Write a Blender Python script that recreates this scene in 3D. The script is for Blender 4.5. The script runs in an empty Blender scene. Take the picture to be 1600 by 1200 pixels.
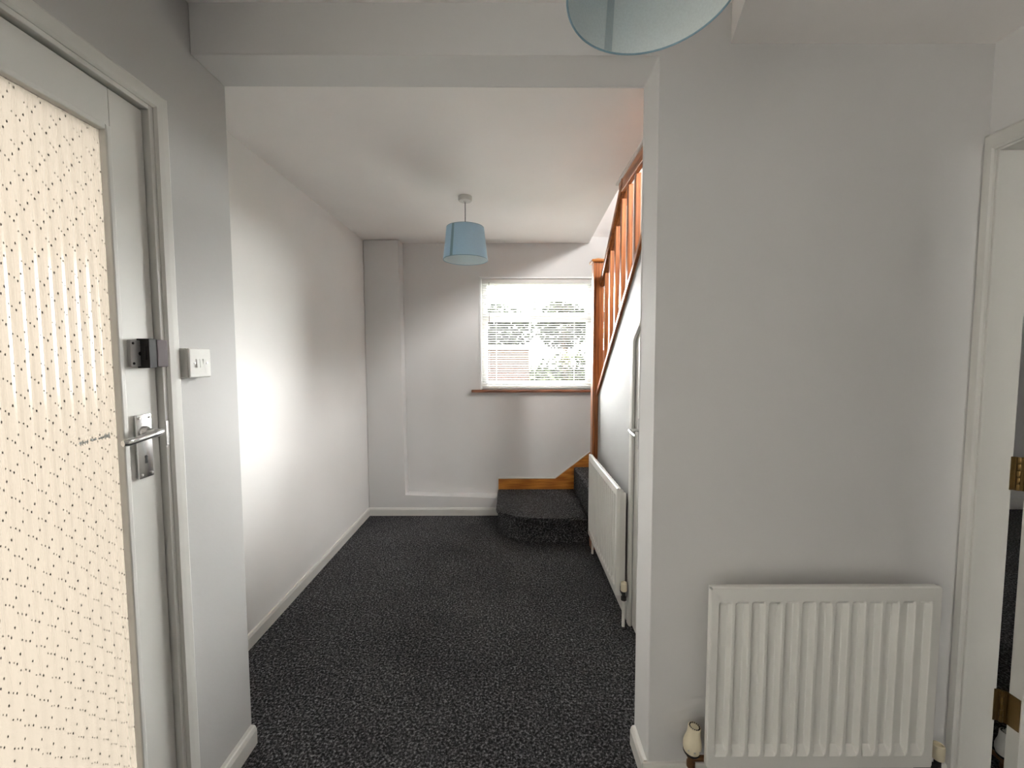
import bpy, bmesh, math, random
from mathutils import Vector, Matrix
random.seed(7)
sc = bpy.context.scene
C = sc.collection
PI = math.pi

# ---------------------------------------------------------------- camera, world, light, exposure
cam_d = bpy.data.cameras.new('camera'); cam_d.sensor_width = 36.0
cam_d.lens = 645.28 / 1600 * 36.0; cam_d.clip_start = 0.02; cam_d.clip_end = 200
cam = bpy.data.objects.new('camera', cam_d); C.objects.link(cam)
cam.matrix_world = (Matrix.Translation((0, 0, 1.4)) @ Matrix.Rotation(-0.0026, 4, 'Z')
                    @ Matrix.Rotation(PI/2 - 0.0609, 4, 'X') @ Matrix.Rotation(-0.0018, 4, 'Z'))
sc.camera = cam

world = bpy.data.worlds.new('overcast_sky'); sc.world = world; world.use_nodes = True
bg = world.node_tree.nodes['Background']
# standard overcast sky: three times brighter overhead than at the horizon, L = Lz (1 + 2 sin h) / 3
wn = world.node_tree; wl = wn.links
tc_ = wn.nodes.new('ShaderNodeTexCoord'); sx_ = wn.nodes.new('ShaderNodeSeparateXYZ'); wl.new(tc_.outputs['Generated'], sx_.inputs[0])
mr_ = wn.nodes.new('ShaderNodeMapRange'); mr_.inputs['From Min'].default_value = 0.0; mr_.inputs['From Max'].default_value = 1.0
mr_.inputs['To Min'].default_value = 1/3; mr_.inputs['To Max'].default_value = 1.0; wl.new(sx_.outputs['Z'], mr_.inputs['Value'])
ms_ = wn.nodes.new('ShaderNodeMath'); ms_.operation = 'MULTIPLY'; ms_.inputs[1].default_value = 255.0
wl.new(mr_.outputs['Result'], ms_.inputs[0]); wl.new(ms_.outputs[0], bg.inputs['Strength'])
bg.inputs['Color'].default_value = (1.0, 0.99, 0.972, 1)

sc.view_settings.view_transform = 'Standard'; sc.view_settings.look = 'None'
sc.view_settings.gamma = 1.0; sc.view_settings.use_curve_mapping = False
sc.view_settings.exposure = 0.66
sc.cycles.use_denoising = True
sc.cycles.max_bounces = 14; sc.cycles.diffuse_bounces = 8; sc.cycles.transparent_max_bounces = 16
sc.cycles.sample_clamp_indirect = 6.0

def portal(name, loc, rot, sx, sy):          # sampling aid for the sky behind an opening (emits nothing itself)
    l = bpy.data.lights.new(name, 'AREA'); l.shape = 'RECTANGLE'; l.size = sx; l.size_y = sy
    l.cycles.is_portal = True
    o = bpy.data.objects.new(name, l); C.objects.link(o); o.location = loc; o.rotation_euler = rot
# the light of an area lamp leaves along its local -Z
portal('daylight_portal', (0.40, 4.02, 1.62), (-PI/2, 0, 0), 1.45, 1.05)           # garden window
portal('daylight_portal', (2.10, -2.38, 1.50), (PI/2, 0, 0), 0.85, 1.25)             # added window, unseen, in the room on the right
portal('daylight_portal', (-1.10, 0.74, 1.08), (0, -PI/2, 0), 1.95, 0.62)          # glazed door
portal('daylight_portal', (1.57, 1.825, 2.87), (0, PI/2, 0), 0.3, 0.65)            # added opening, unseen, high above the stairs

# ---------------------------------------------------------------- material helpers
def new_mat(name):
    m = bpy.data.materials.new(name); m.use_nodes = True
    nt = m.node_tree; b = nt.nodes['Principled BSDF']
    return m, nt, b
def N(nt, t, **kw):
    n = nt.nodes.new(t)
    for k, v in kw.items():
        if k in n.inputs: n.inputs[k].default_value = v
        else: setattr(n, k, v)
    return n
def ramp(nt, stops):
    r = nt.nodes.new('ShaderNodeValToRGB'); e = r.color_ramp.elements
    e[0].position = stops[0][0]; e[0].color = (*stops[0][1], 1)
    e[1].position = stops[-1][0]; e[1].color = (*stops[-1][1], 1)
    for p, c in stops[1:-1]:
        k = e.new(p); k.color = (*c, 1)
    return r
def coords(nt, scale=(1, 1, 1)):
    tc = nt.nodes.new('ShaderNodeTexCoord'); mp = nt.nodes.new('ShaderNodeMapping')
    mp.inputs['Scale'].default_value = scale
    nt.links.new(tc.outputs['Object'], mp.inputs['Vector']); return mp.outputs['Vector']
def paint(name, col, rough=0.6, bump=0.08, scale=90, var=0.02, spec=0.4):
    m, nt, b = new_mat(name)
    v = coords(nt)
    n1 = N(nt, 'ShaderNodeTexNoise', Scale=scale, Detail=4.0); nt.links.new(v, n1.inputs['Vector'])
    n2 = N(nt, 'ShaderNodeTexNoise', Scale=2.3, Detail=3.0); nt.links.new(v, n2.inputs['Vector'])
    r = ramp(nt, [(0.3, tuple(c*(1-var) for c in col)), (0.7, tuple(min(1, c*(1+var)) for c in col))])
    nt.links.new(n2.outputs['Fac'], r.inputs['Fac']); nt.links.new(r.outputs['Color'], b.inputs['Base Color'])
    b.inputs['Roughness'].default_value = rough; b.inputs['Specular IOR Level'].default_value = spec
    if bump:
        bp = N(nt, 'ShaderNodeBump', Strength=bump, Distance=0.002)
        nt.links.new(n1.outputs['Fac'], bp.inputs['Height']); nt.links.new(bp.outputs['Normal'], b.inputs['Normal'])
    return m
def plain(name, col, rough=0.4, metal=0.0, spec=0.5):
    m, nt, b = new_mat(name)
    v = coords(nt); n1 = N(nt, 'ShaderNodeTexNoise', Scale=35.0, Detail=3.0); nt.links.new(v, n1.inputs['Vector'])
    r = ramp(nt, [(0.3, tuple(c*0.96 for c in col)), (0.7, col)])
    nt.links.new(n1.outputs['Fac'], r.inputs['Fac']); nt.links.new(r.outputs['Color'], b.inputs['Base Color'])
    b.inputs['Roughness'].default_value = rough; b.inputs['Metallic'].default_value = metal
    b.inputs['Specular IOR Level'].default_value = spec
    return m
M = {}
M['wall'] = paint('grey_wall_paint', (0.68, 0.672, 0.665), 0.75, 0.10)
M['wall_lit'] = paint('grey_wall_paint_lit', (0.79, 0.775, 0.76), 0.75, 0.10)  # same wall paint toned lighter, brightness of a lit wall put into the colour
M['wall_dimmed'] = paint('grey_wall_paint_dimmed', (0.48, 0.474, 0.466), 0.75, 0.10)  # same wall paint toned darker, its shading put into the colour
M['patch'] = paint('skimmed_wall_dimmed', (0.34, 0.335, 0.327), 0.6, 0.12, 40, 0.06)  # white plaster toned darker to offset the strong window light
M['ceiling'] = paint('white_ceiling_paint', (0.90, 0.875, 0.855), 0.8, 0.10)
M['gloss'] = paint('white_gloss_paint', (0.63, 0.62, 0.587), 0.42, 0.04, 60, 0.015, 0.35)
M['rad'] = paint('radiator_enamel', (0.80, 0.79, 0.75), 0.32, 0.0, 60, 0.01, 0.5)
M['upvc'] = plain('white_upvc', (0.85, 0.86, 0.86), 0.3)
M['plastic'] = plain('white_switch_plastic', (0.66, 0.65, 0.62), 0.6, 0.0, 0.25)
M['cream'] = plain('cream_valve_plastic', (0.78, 0.70, 0.52), 0.4)
M['dark'] = plain('black_metal', (0.018, 0.017, 0.017), 0.6, 0.0, 0.25)
M['gap_dark'] = plain('dark_gap', (0.05, 0.04, 0.035), 0.8)  # near-black tone of the stop behind the leaf gap
M['chrome'] = plain('polished_chrome', (0.75, 0.75, 0.75), 0.24, 1.0)
M['steel'] = plain('brushed_grey_metal', (0.50, 0.49, 0.48), 0.45, 0.6)
M['keep'] = plain('brown_lock_case', (0.13, 0.11, 0.115), 0.7, 0.0, 0.2)
M['brass'] = plain('aged_brass', (0.11, 0.066, 0.020), 0.38, 0.8)
M['copper'] = plain('tarnished_copper', (0.22, 0.12, 0.06), 0.45, 0.8)
M['ink'] = plain('grey_felt_pen', (0.50, 0.53, 0.54), 0.7)
M['cord'] = plain('flex_cord', (0.20, 0.195, 0.19), 0.5)
M['render'] = paint('outside_render', (0.55, 0.53, 0.50), 0.9, 0.2)

def carpet():
    m, nt, b = new_mat('charcoal_carpet')
    v = coords(nt)
    w = N(nt, 'ShaderNodeTexNoise', Scale=60.0, Detail=2.0); nt.links.new(v, w.inputs['Vector'])
    mx = N(nt, 'ShaderNodeVectorMath', operation='MULTIPLY_ADD'); mx.inputs[1].default_value = (0.006,)*3
    nt.links.new(w.outputs['Color'], mx.inputs[0]); nt.links.new(v, mx.inputs[2])
    n = N(nt, 'ShaderNodeTexNoise', Scale=105.0, Detail=7.0, Roughness=0.74); nt.links.new(mx.outputs[0], n.inputs['Vector'])
    big = N(nt, 'ShaderNodeTexNoise', Scale=3.2, Detail=3.0); nt.links.new(v, big.inputs['Vector'])
    r = ramp(nt, [(0.40, (0.008, 0.0079, 0.0084)), (0.49, (0.028, 0.0275, 0.029)), (0.56, (0.11, 0.108, 0.112)), (0.65, (0.32, 0.315, 0.325))])
    nt.links.new(n.outputs['Fac'], r.inputs['Fac'])
    r2 = ramp(nt, [(0.3, (0.80, 0.79, 0.80)), (0.7, (1.1, 1.1, 1.1))]); nt.links.new(big.outputs['Fac'], r2.inputs['Fac'])
    mul = N(nt, 'ShaderNodeMix', data_type='RGBA', blend_type='MULTIPLY'); mul.inputs['Factor'].default_value = 1.0
    nt.links.new(r.outputs['Color'], mul.inputs['A']); nt.links.new(r2.outputs['Color'], mul.inputs['B'])
    nt.links.new(mul.outputs['Result'], b.inputs['Base Color'])
    b.inputs['Roughness'].default_value = 0.95; b.inputs['Specular IOR Level'].default_value = 0.08
    bp = N(nt, 'ShaderNodeBump', Strength=0.9, Distance=0.006)
    nt.links.new(n.outputs['Fac'], bp.inputs['Height']); nt.links.new(bp.outputs['Normal'], b.inputs['Normal'])
    return m
M['carpet'] = carpet()

def wood(name, dark, light, axis='Z', rough=0.32):
    m, nt, b = new_mat(name)
    s = {'Z': (22, 22, 1.6), 'Y': (22, 1.6, 22), 'X': (1.6, 22, 22)}[axis]
    v = coords(nt, s)
    n = N(nt, 'ShaderNodeTexNoise', Scale=2.2, Detail=6.0, Roughness=0.6, Distortion=1.2); nt.links.new(v, n.inputs['Vector'])
    w = N(nt, 'ShaderNodeTexWave', Scale=0.7, Distortion=7.0, Detail=3.0); nt.links.new(v, w.inputs['Vector'])
    ad = N(nt, 'ShaderNodeMath', operation='ADD'); nt.links.new(n.outputs['Fac'], ad.inputs[0])
    ml = N(nt, 'ShaderNodeMath', operation='MULTIPLY'); ml.inputs[1].default_value = 0.22
    nt.links.new(w.outputs['Fac'], ml.inputs[0]); nt.links.new(ml.outputs[0], ad.inputs[1])
    r = ramp(nt, [(0.42, dark), (0.62, tuple((a+c)/2 for a, c in zip(dark, light))), (0.82, light)])
    nt.links.new(ad.outputs[0], r.inputs['Fac']); nt.links.new(r.outputs['Color'], b.inputs['Base Color'])
    b.inputs['Roughness'].default_value = rough
    bp = N(nt, 'ShaderNodeBump', Strength=0.12, Distance=0.001)
    nt.links.new(ad.outputs[0], bp.inputs['Height']); nt.links.new(bp.outputs['Normal'], b.inputs['Normal'])
    return m
M['pine'] = wood('varnished_orange_pine', (0.15, 0.038, 0.008), (0.36, 0.125, 0.034))
M['pine_y'] = wood('varnished_orange_pine_rail', (0.15, 0.038, 0.008), (0.36, 0.125, 0.034), 'Y')
M['pine_x'] = wood('varnished_orange_pine_board', (0.26, 0.082, 0.010), (0.50, 0.20, 0.036), 'X')
M['sillwood'] = wood('brown_sill_wood', (0.10, 0.032, 0.014), (0.24, 0.09, 0.04), 'X')

def thin(name, col, trans=0.5, rough=0.6):      # thin sheet that scatters some light through
    m, nt, b = new_mat(name)
    out = nt.nodes['Material Output']
    v = coords(nt); n = N(nt, 'ShaderNodeTexNoise', Scale=260.0, Detail=2.0); nt.links.new(v, n.inputs['Vector'])
    r = ramp(nt, [(0.3, tuple(c*0.93 for c in col)), (0.7, col)]); nt.links.new(n.outputs['Fac'], r.inputs['Fac'])
    nt.links.new(r.outputs['Color'], b.inputs['Base Color']); b.inputs['Roughness'].default_value = rough
    t = N(nt, 'ShaderNodeBsdfTranslucent'); nt.links.new(r.outputs['Color'], t.inputs['Color'])
    mix = N(nt, 'ShaderNodeMixShader'); mix.inputs[0].default_value = trans
    nt.links.new(b.outputs[0], mix.inputs[1]); nt.links.new(t.outputs[0], mix.inputs[2]); nt.links.new(mix.outputs[0], out.inputs['Surface'])
    return m
M['shade'] = thin('pale_blue_lampshade_fabric', (0.54, 0.74, 0.90), 0.35)
M['shade_seam'] = thin('blue_lampshade_seam', (0.27, 0.42, 0.51), 0.15)
M['lining'] = thin('white_shade_lining', (0.80, 0.84, 0.82), 0.25)
M['lining_seam'] = thin('shade_lining_seam', (0.52, 0.60, 0.62), 0.2)
M['slat'] = thin('white_blind_slat', (0.84, 0.83, 0.80), 0.25, 0.4)

def window_glass():
    m, nt, b = new_mat('clear_window_glass'); out = nt.nodes['Material Output']
    nt.nodes.remove(b)
    tr = N(nt, 'ShaderNodeBsdfTransparent'); tr.inputs['Color'].default_value = (0.97, 0.98, 0.975, 1)
    gl = N(nt, 'ShaderNodeBsdfGlossy'); gl.inputs['Roughness'].default_value = 0.02
    fr = N(nt, 'ShaderNodeFresnel', IOR=1.45)
    mx = N(nt, 'ShaderNodeMixShader'); nt.links.new(fr.outputs[0], mx.inputs[0])
    nt.links.new(tr.outputs[0], mx.inputs[1]); nt.links.new(gl.outputs[0], mx.inputs[2]); nt.links.new(mx.outputs[0], out.inputs['Surface'])
    return m
M['glass'] = window_glass()
def obscure(name, col, rough=0.16, gl_fac=0.10):        # cream obscure glass: diffuses what is behind it, glossy in front
    m, nt, b = new_mat(name); out = nt.nodes['Material Output']; nt.nodes.remove(b)
    v = coords(nt); n = N(nt, 'ShaderNodeTexNoise', Scale=4.0, Detail=2.0); nt.links.new(v, n.inputs['Vector'])
    r = ramp(nt, [(0.3, tuple(c*0.97 for c in col)), (0.7, col)]); nt.links.new(n.outputs['Fac'], r.inputs['Fac'])
    t = N(nt, 'ShaderNodeBsdfTranslucent'); nt.links.new(r.outputs['Color'], t.inputs['Color'])
    g = N(nt, 'ShaderNodeBsdfGlossy'); g.inputs['Roughness'].default_value = rough
    fr = N(nt, 'ShaderNodeFresnel', IOR=1.5)
    mx = N(nt, 'ShaderNodeMixShader'); nt.links.new(fr.outputs[0], mx.inputs[0])
    nt.links.new(t.outputs[0], mx.inputs[1]); nt.links.new(g.outputs[0], mx.inputs[2]); nt.links.new(mx.outputs[0], out.inputs['Surface'])
    return m
M['pane'] = obscure('cream_patterned_glass', (0.0084, 0.0073, 0.0059))
M['added_pane_left'] = obscure('added_frosted_glass', (0.0245, 0.0238, 0.0223))
M['added_pane_side'] = obscure('added_dimmed_glass', (0.260, 0.255, 0.245))
M['bead_dot'] = obscure('pressed_glass_dot', (0.0059, 0.0048, 0.0035), 0.12)

# ---------------------------------------------------------------- mesh helpers
def box(bm, x0, x1, y0, y1, z0, z1, bev=0.0, seg=2):
    vs = [bm.verts.new(p) for p in ((x0,y0,z0),(x1,y0,z0),(x1,y1,z0),(x0,y1,z0),(x0,y0,z1),(x1,y0,z1),(x1,y1,z1),(x0,y1,z1))]
    fs = [bm.faces.new([vs[i] for i in q]) for q in ((3,2,1,0),(4,5,6,7),(0,1,5,4),(1,2,6,5),(2,3,7,6),(3,0,4,7))]
    if bev:
        es = list({e for f in fs for e in f.edges})
        bmesh.ops.bevel(bm, geom=es, offset=bev, segments=seg, affect='EDGES', profile=0.5)
def prism(bm, pts, axis, a0, a1, bev=0.0, seg=2):
    def P(p, a):
        return {'X': (a, p[0], p[1]), 'Y': (p[0], a, p[1]), 'Z': (p[0], p[1], a)}[axis]
    A = [bm.verts.new(P(p, a0)) for p in pts]; B = [bm.verts.new(P(p, a1)) for p in pts]
    n = len(pts); fs = [bm.faces.new(A[::-1]), bm.faces.new(B)]
    for i in range(n): fs.append(bm.faces.new((A[i], A[(i+1) % n], B[(i+1) % n], B[i])))
    if bev:
        es = list({e for f in fs for e in f.edges})
        bmesh.ops.bevel(bm, geom=es, offset=bev, segments=seg, affect='EDGES', profile=0.5)
def lathe(bm, prof, c=(0, 0, 0), seg=32, axis='Z', cap=True):
    rings = []
    for r, z in prof:
        ring = []
        for k in range(seg):
            a = 2*PI*k/seg; x, y = r*math.cos(a), r*math.sin(a)
            p = {'Z': (x, y, z), 'X': (z, x, y), 'Y': (x, z, y)}[axis]
            ring.append(bm.verts.new((p[0]+c[0], p[1]+c[1], p[2]+c[2])))
        rings.append(ring)
    for a, b in zip(rings, rings[1:]):
        for k in range(seg): bm.faces.new((a[k], a[(k+1) % seg], b[(k+1) % seg], b[k]))
    if cap:
        bm.faces.new(rings[0][::-1]); bm.faces.new(rings[-1])
def tube(bm, pts, r, seg=10, radii=None):
    pts = [Vector(p) for p in pts]; rings = []; up = None
    for i, p in enumerate(pts):
        d = (pts[min(i+1, len(pts)-1)] - pts[max(i-1, 0)]).normalized()
        if up is None: up = Vector((0, 0, 1)) if abs(d.z) < 0.9 else Vector((1, 0, 0))
        s = d.cross(up).normalized(); up = s.cross(d).normalized()
        rr = radii[i] if radii else r
        rings.append([bm.verts.new(p + rr*(math.cos(2*PI*k/seg)*s + math.sin(2*PI*k/seg)*up)) for k in range(seg)])
    for a, b in zip(rings, rings[1:]):
        for k in range(seg): bm.faces.new((a[k], a[(k+1) % seg], b[(k+1) % seg], b[k]))
    bm.faces.new(rings[0][::-1]); bm.faces.new(rings[-1])
def BM(): return bmesh.new()
def tag(o, label=None, cat=None, group=None, kind=None):
    if label: o['label'] = label
    if cat: o['category'] = cat
    if group: o['group'] = group
    if kind: o['kind'] = kind
    return o
def mesh_of(name, bm, mat, smooth=False, face=None):
    bmesh.ops.recalc_face_normals(bm, faces=bm.faces)
    if face:                                            # open sheet: all normals towards the room
        bmesh.ops.reverse_faces(bm, faces=[f for f in bm.faces if f.normal.dot(Vector(face)) < 0])
    me = bpy.data.meshes.new(name); bm.to_mesh(me); bm.free(); me.materials.append(M[mat])
    if smooth:
        me.shade_smooth() if hasattr(me, 'shade_smooth') else None
        me.set_sharp_from_angle(angle=math.radians(38))
    return me
ORI = {}
def part(name, bm, mat, parent, smooth=False, world=False, face=None):
    """a child mesh; world=True means the mesh is in world space and the parent is not turned"""
    if world:
        o0 = ORI[parent.name]; bmesh.ops.translate(bm, verts=bm.verts, vec=-o0)
    o = bpy.data.objects.new(name, mesh_of(name, bm, mat, smooth, face)); C.objects.link(o); o.parent = parent
    ORI[o.name] = ORI[parent.name]
    return o
def solo(name, bm, mat, label, cat, smooth=False, group=None, kind=None, face=None):
    bb = [v.co for v in bm.verts]
    o0 = Vector(((min(v.x for v in bb)+max(v.x for v in bb))/2, (min(v.y for v in bb)+max(v.y for v in bb))/2, min(v.z for v in bb)))
    bmesh.ops.translate(bm, verts=bm.verts, vec=-o0)
    o = bpy.data.objects.new(name, mesh_of(name, bm, mat, smooth, face)); C.objects.link(o); o.location = o0
    ORI[o.name] = o0
    return tag(o, label, cat, group, kind)
def thing(name, label, cat, loc=(0, 0, 0), rz=0.0, group=None, kind=None):
    o = bpy.data.objects.new(name, None); o.empty_display_size = 0.1; C.objects.link(o)
    o.location = loc; o.rotation_euler = (0, 0, rz); ORI[o.name] = Vector(loc)
    return tag(o, label, cat, group, kind)

# ---------------------------------------------------------------- key sizes (metres, camera stands at the origin)
XL, XLI, XN, XR = -0.951, -1.277, 0.449, 1.446
YN, YF, YC, YW = 1.286, 1.434, 3.631, 3.748
ZC, ZS, ZH, ZR = 2.428, 2.304, 2.450, 2.335
XS = 0.626                                             # plane of the wall below the stairs
YB = -2.25                                             # wall behind the camera

# ---------------------------------------------------------------- structure
bm = BM(); prism(bm, [(-1.05, YB), (5.0, YB), (5.0, YW), (XLI, YW), (XLI, YF-.05), (-1.05, YF-.05)], 'Z', -0.12, 0.0)
solo('floor', bm, 'carpet', 'speckled charcoal carpet covering the hall floor', 'carpet', kind='structure')

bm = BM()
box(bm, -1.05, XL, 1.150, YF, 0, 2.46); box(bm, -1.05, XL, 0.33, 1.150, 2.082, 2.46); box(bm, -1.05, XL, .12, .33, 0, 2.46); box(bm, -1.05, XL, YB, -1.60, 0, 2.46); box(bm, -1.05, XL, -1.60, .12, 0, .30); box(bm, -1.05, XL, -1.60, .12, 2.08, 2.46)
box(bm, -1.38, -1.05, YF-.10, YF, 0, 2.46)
solo('wall_left', bm, 'wall_dimmed', 'light grey wall around the glazed door with a light switch', 'wall', kind='structure')
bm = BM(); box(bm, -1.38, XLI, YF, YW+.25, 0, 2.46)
solo('wall_left_alcove', bm, 'wall_lit', 'long grey wall, toned lighter as if lit, running to the garden window end', 'wall', kind='structure')
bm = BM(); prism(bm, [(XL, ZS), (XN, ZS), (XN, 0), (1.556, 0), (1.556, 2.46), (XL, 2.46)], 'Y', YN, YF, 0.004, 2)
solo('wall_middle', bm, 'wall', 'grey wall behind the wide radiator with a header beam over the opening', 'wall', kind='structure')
# back wall: window hole, chimney-like column and low ledge
WX0, WX1, WZ0, WZ1 = -0.278, 1.12, 1.121, 2.127
bm = BM()
box(bm, -1.38, WX0, YW, YW+.25, 0, 5.0); box(bm, WX0, WX1, YW, YW+.25, 0, WZ0); box(bm, WX0, WX1, YW, YW+.25, WZ1, 5.0)
box(bm, WX1, 5.1, YW, YW+.25, 0, 5.0)
# boxed column on the left and low ledge, softened edges
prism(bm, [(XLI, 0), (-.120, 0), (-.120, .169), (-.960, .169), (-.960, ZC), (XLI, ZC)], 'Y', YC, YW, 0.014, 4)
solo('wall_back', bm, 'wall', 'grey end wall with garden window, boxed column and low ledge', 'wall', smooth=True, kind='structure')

# ceilings
bm = BM(); prism(bm, [(XLI, YF), (.655, YF), (.657, 2.6), (.666, 2.89), (.697, YW), (XLI, YW)], 'Z', ZC, 2.65)
solo('ceiling', bm, 'ceiling', 'white ceiling over the stair end of the hall', 'ceiling', kind='structure')
bm = BM(); box(bm, -1.05, 1.556, YB, YN+.01, ZH, 2.65)
solo('ceiling_hall', bm, 'ceiling', 'white ceiling of the near hall above the blue pendant', 'ceiling', kind='structure')
bm = BM(); prism(bm, [(.656, YN), (.615, 1.137), (.50, .72), (.46, .45), (.46, YB), (XR, YB), (XR, YN)], 'Z', ZR, ZH+.002)
solo('ceiling_bulkhead', bm, 'ceiling', 'lowered ceiling box above the wide radiator', 'ceiling', kind='structure')
bm = BM(); box(bm, 1.556, 5.0, YB, YW, 2.43, 2.65)
solo('ceiling_side_room', bm, 'ceiling', 'white ceiling of the room through the right doorway', 'ceiling', kind='structure')

# right wall with doorway, side room shell, wall behind the camera
bm = BM(); box(bm, XR, 1.556, 1.283, YN, 0, 2.46); box(bm, XR, 1.556, .42, 1.283, 2.040, 2.46); box(bm, XR, 1.556, YB, .42, 0, 2.46)
solo('wall_right', bm, 'wall', 'grey wall holding the open doorway beside the wide radiator', 'wall', kind='structure')
bm = BM(); box(bm, 1.48, 1.556, YF, YW, 0, 2.72); box(bm, 1.48, 1.556, YF, 1.50, 2.72, 5.0); box(bm, 1.48, 1.556, 2.15, YW, 2.72, 5.0); box(bm, 1.48, 1.556, 1.50, 2.15, 3.02, 5.0)  # opening high in this wall is added, unseen, to brighten the far hall
solo('wall_stairwell', bm, 'wall', 'pale wall on the far side of the stairs', 'wall', kind='structure')
bm = BM(); box(bm, 5.0, 5.1, YB, YW, 0, 2.65)
solo('wall_side_room', bm, 'wall', 'far wall of the room through the right doorway', 'wall', kind='structure')
bm = BM(); box(bm, -1.05, 1.70, YB-.1, YB, 0, 2.65); box(bm, 2.50, 5.1, YB-.1, YB, 0, 2.65); box(bm, 1.70, 2.50, YB-.1, YB, 0, .90); box(bm, 1.70, 2.50, YB-.1, YB, 2.10, 2.65)
solo('wall_front', bm, 'wall', 'plain grey wall facing the stairs from the far end of the hall', 'wall', kind='structure')
bm = BM(); v_ = [bm.verts.new(q) for q in ((-1.0, -1.60, .30), (-1.0, .12, .30), (-1.0, .12, 2.08), (-1.0, -1.60, 2.08))]; bm.faces.new(v_)
solo('window_added_left', bm, 'added_pane_left', 'added frosted pane, out of view, lighting the hall from the left', 'window', kind='structure', face=(1, 0, 0))  # unseen glazing added so daylight reaches the hall from the left
bm = BM(); v_ = [bm.verts.new(q) for q in ((1.70, YB-.05, .90), (2.50, YB-.05, .90), (2.50, YB-.05, 2.10), (1.70, YB-.05, 2.10))]; bm.faces.new(v_)
solo('window_added_side', bm, 'added_pane_side', 'added dimmed pane, out of view, lighting the side room and door frame', 'window', kind='structure', face=(0, 1, 0))  # unseen pane added to brighten the right jamb and side room
# stairwell upper storey
bm = BM(); prism(bm, [(YW, 2.483), (YW, 2.75), (1.30, 4.95), (1.30, 4.70)], 'X', .56, 1.48)
solo('ceiling_raked', bm, 'ceiling', 'sloping ceiling above the stairs', 'ceiling', kind='structure')
bm = BM(); prism(bm, [(YF, 2.65), (YW, 2.65), (YW, 2.70), (1.40, 4.80), (YF, 4.80)], 'X', .56, .652)
solo('wall_stairwell_upper', bm, 'wall', 'upper storey wall beside the stairwell', 'wall', kind='structure')
bm = BM(); box(bm, .56, 1.556, 1.30, 1.40, 2.65, 4.9)
solo('wall_landing', bm, 'wall', 'landing wall above the hall at the top of the stairs', 'wall', kind='structure')

# wall below the stairs with the sloping cupboard doorway
SL = 0.845
def zcap(y): return 1.157 + SL*(2.917 - y)             # lower edge of the string capping at depth y
DY0, DY1 = 1.50, 2.085
def zdoor(y): return 1.500 + 0.72*(DY1 - y)
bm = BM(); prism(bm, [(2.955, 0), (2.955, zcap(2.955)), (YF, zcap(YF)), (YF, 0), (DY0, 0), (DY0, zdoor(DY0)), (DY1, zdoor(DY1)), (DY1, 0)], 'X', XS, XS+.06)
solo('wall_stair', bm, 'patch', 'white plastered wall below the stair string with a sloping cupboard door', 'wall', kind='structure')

# ---------------------------------------------------------------- skirting boards
def skirting_profile(h=.070, t=.013): return [(0, 0), (t, 0), (t, h-.016), (t-.005, h-.003), (t-.009, h), (0, h)]
def skirt(name, p0, p1, nrm, label, h=.070, t=.013, m0=0, m1=0):
    """profile swept from p0 to p1 on the floor; nrm points into the room; m0/m1 mitre the ends"""
    bm = BM(); p0 = Vector((*p0, 0)); p1 = Vector((*p1, 0)); n = Vector((*nrm, 0)); d = (p1-p0).normalized()
    A = [bm.verts.new(p0 + n*a + d*(m0*a) + Vector((0, 0, b))) for a, b in skirting_profile(h, t)]
    B = [bm.verts.new(p1 + n*a - d*(m1*a) + Vector((0, 0, b))) for a, b in skirting_profile(h, t)]
    k = len(A); bm.faces.new(A[::-1]); bm.faces.new(B)
    for i in range(k): bm.faces.new((A[i], A[(i+1) % k], B[(i+1) % k], B[i]))
    return solo(name, bm, 'gloss', label, 'skirting', kind='structure')
skirt('baseboard_left', (XLI, YF), (XLI, YC), (1, 0), 'white skirting along the long left wall', m1=1)
skirt('baseboard_back', (XLI, YC), (-.120, YC), (0, -1), 'white skirting under the ledge of the end wall', m0=1)
skirt('baseboard_door_wall', (XL, 1.178), (XL, YF-.004), (1, 0), 'short white skirting below the light switch', t=.022)
skirt('baseboard_nib', (XN, YN+.004), (XN, YF-.012), (-1, 0), 'short white skirting on the side of the opening', t=.018)
skirt('baseboard_radiator_wall', (XN-.016, YN), (XR, YN), (0, -1), 'white skirting below the wide radiator', t=.016)
skirt('baseboard_stair_wall', (XS, 2.135), (XS, 2.94), (-1, 0), 'white skirting below the far radiator', h=.085, t=.012)
skirt('baseboard_side_room', (1.556, YW), (5.0, YW), (0, -1), 'white skirting of the room through the right doorway', h=.10)
skirt('baseboard_entrance', (XL, YB), (XL, .30), (1, 0), 'white skirting on the hinge side of the glazed door', t=.022)

# ---------------------------------------------------------------- glazed door on the left (door_1)
d1 = thing('door_1', 'white door with a tall cream patterned glass panel and chrome lever handle', 'door', (XL, .74, 0), kind='structure')
XF = -.961                                             # room face of the leaf
bm = BM()
box(bm, XF-.040, XF, 1.028, 1.1195, .010, 2.047, .002); box(bm, XF-.040, XF, .360, .452, .010, 2.047, .002)
box(bm, XF-.040, XF, .452, 1.028, 1.956, 2.047, .002); box(bm, XF-.040, XF, .452, 1.028, .010, .250, .002)
leaf = part('door_leaf', bm, 'gloss', d1, world=True)
# glazing bead
bm = BM()
box(bm, XF-.020, XF+.004, 1.014, 1.0285, .250, 1.957, .003); box(bm, XF-.020, XF+.004, .4515, .466, .250, 1.957, .003)
box(bm, XF-.020, XF+.004, .466, 1.014, 1.943, 1.957, .003); box(bm, XF-.020, XF+.004, .466, 1.014, .250, .264, .003)
part('glazing_bead', bm, 'gloss', d1, world=True)
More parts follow.
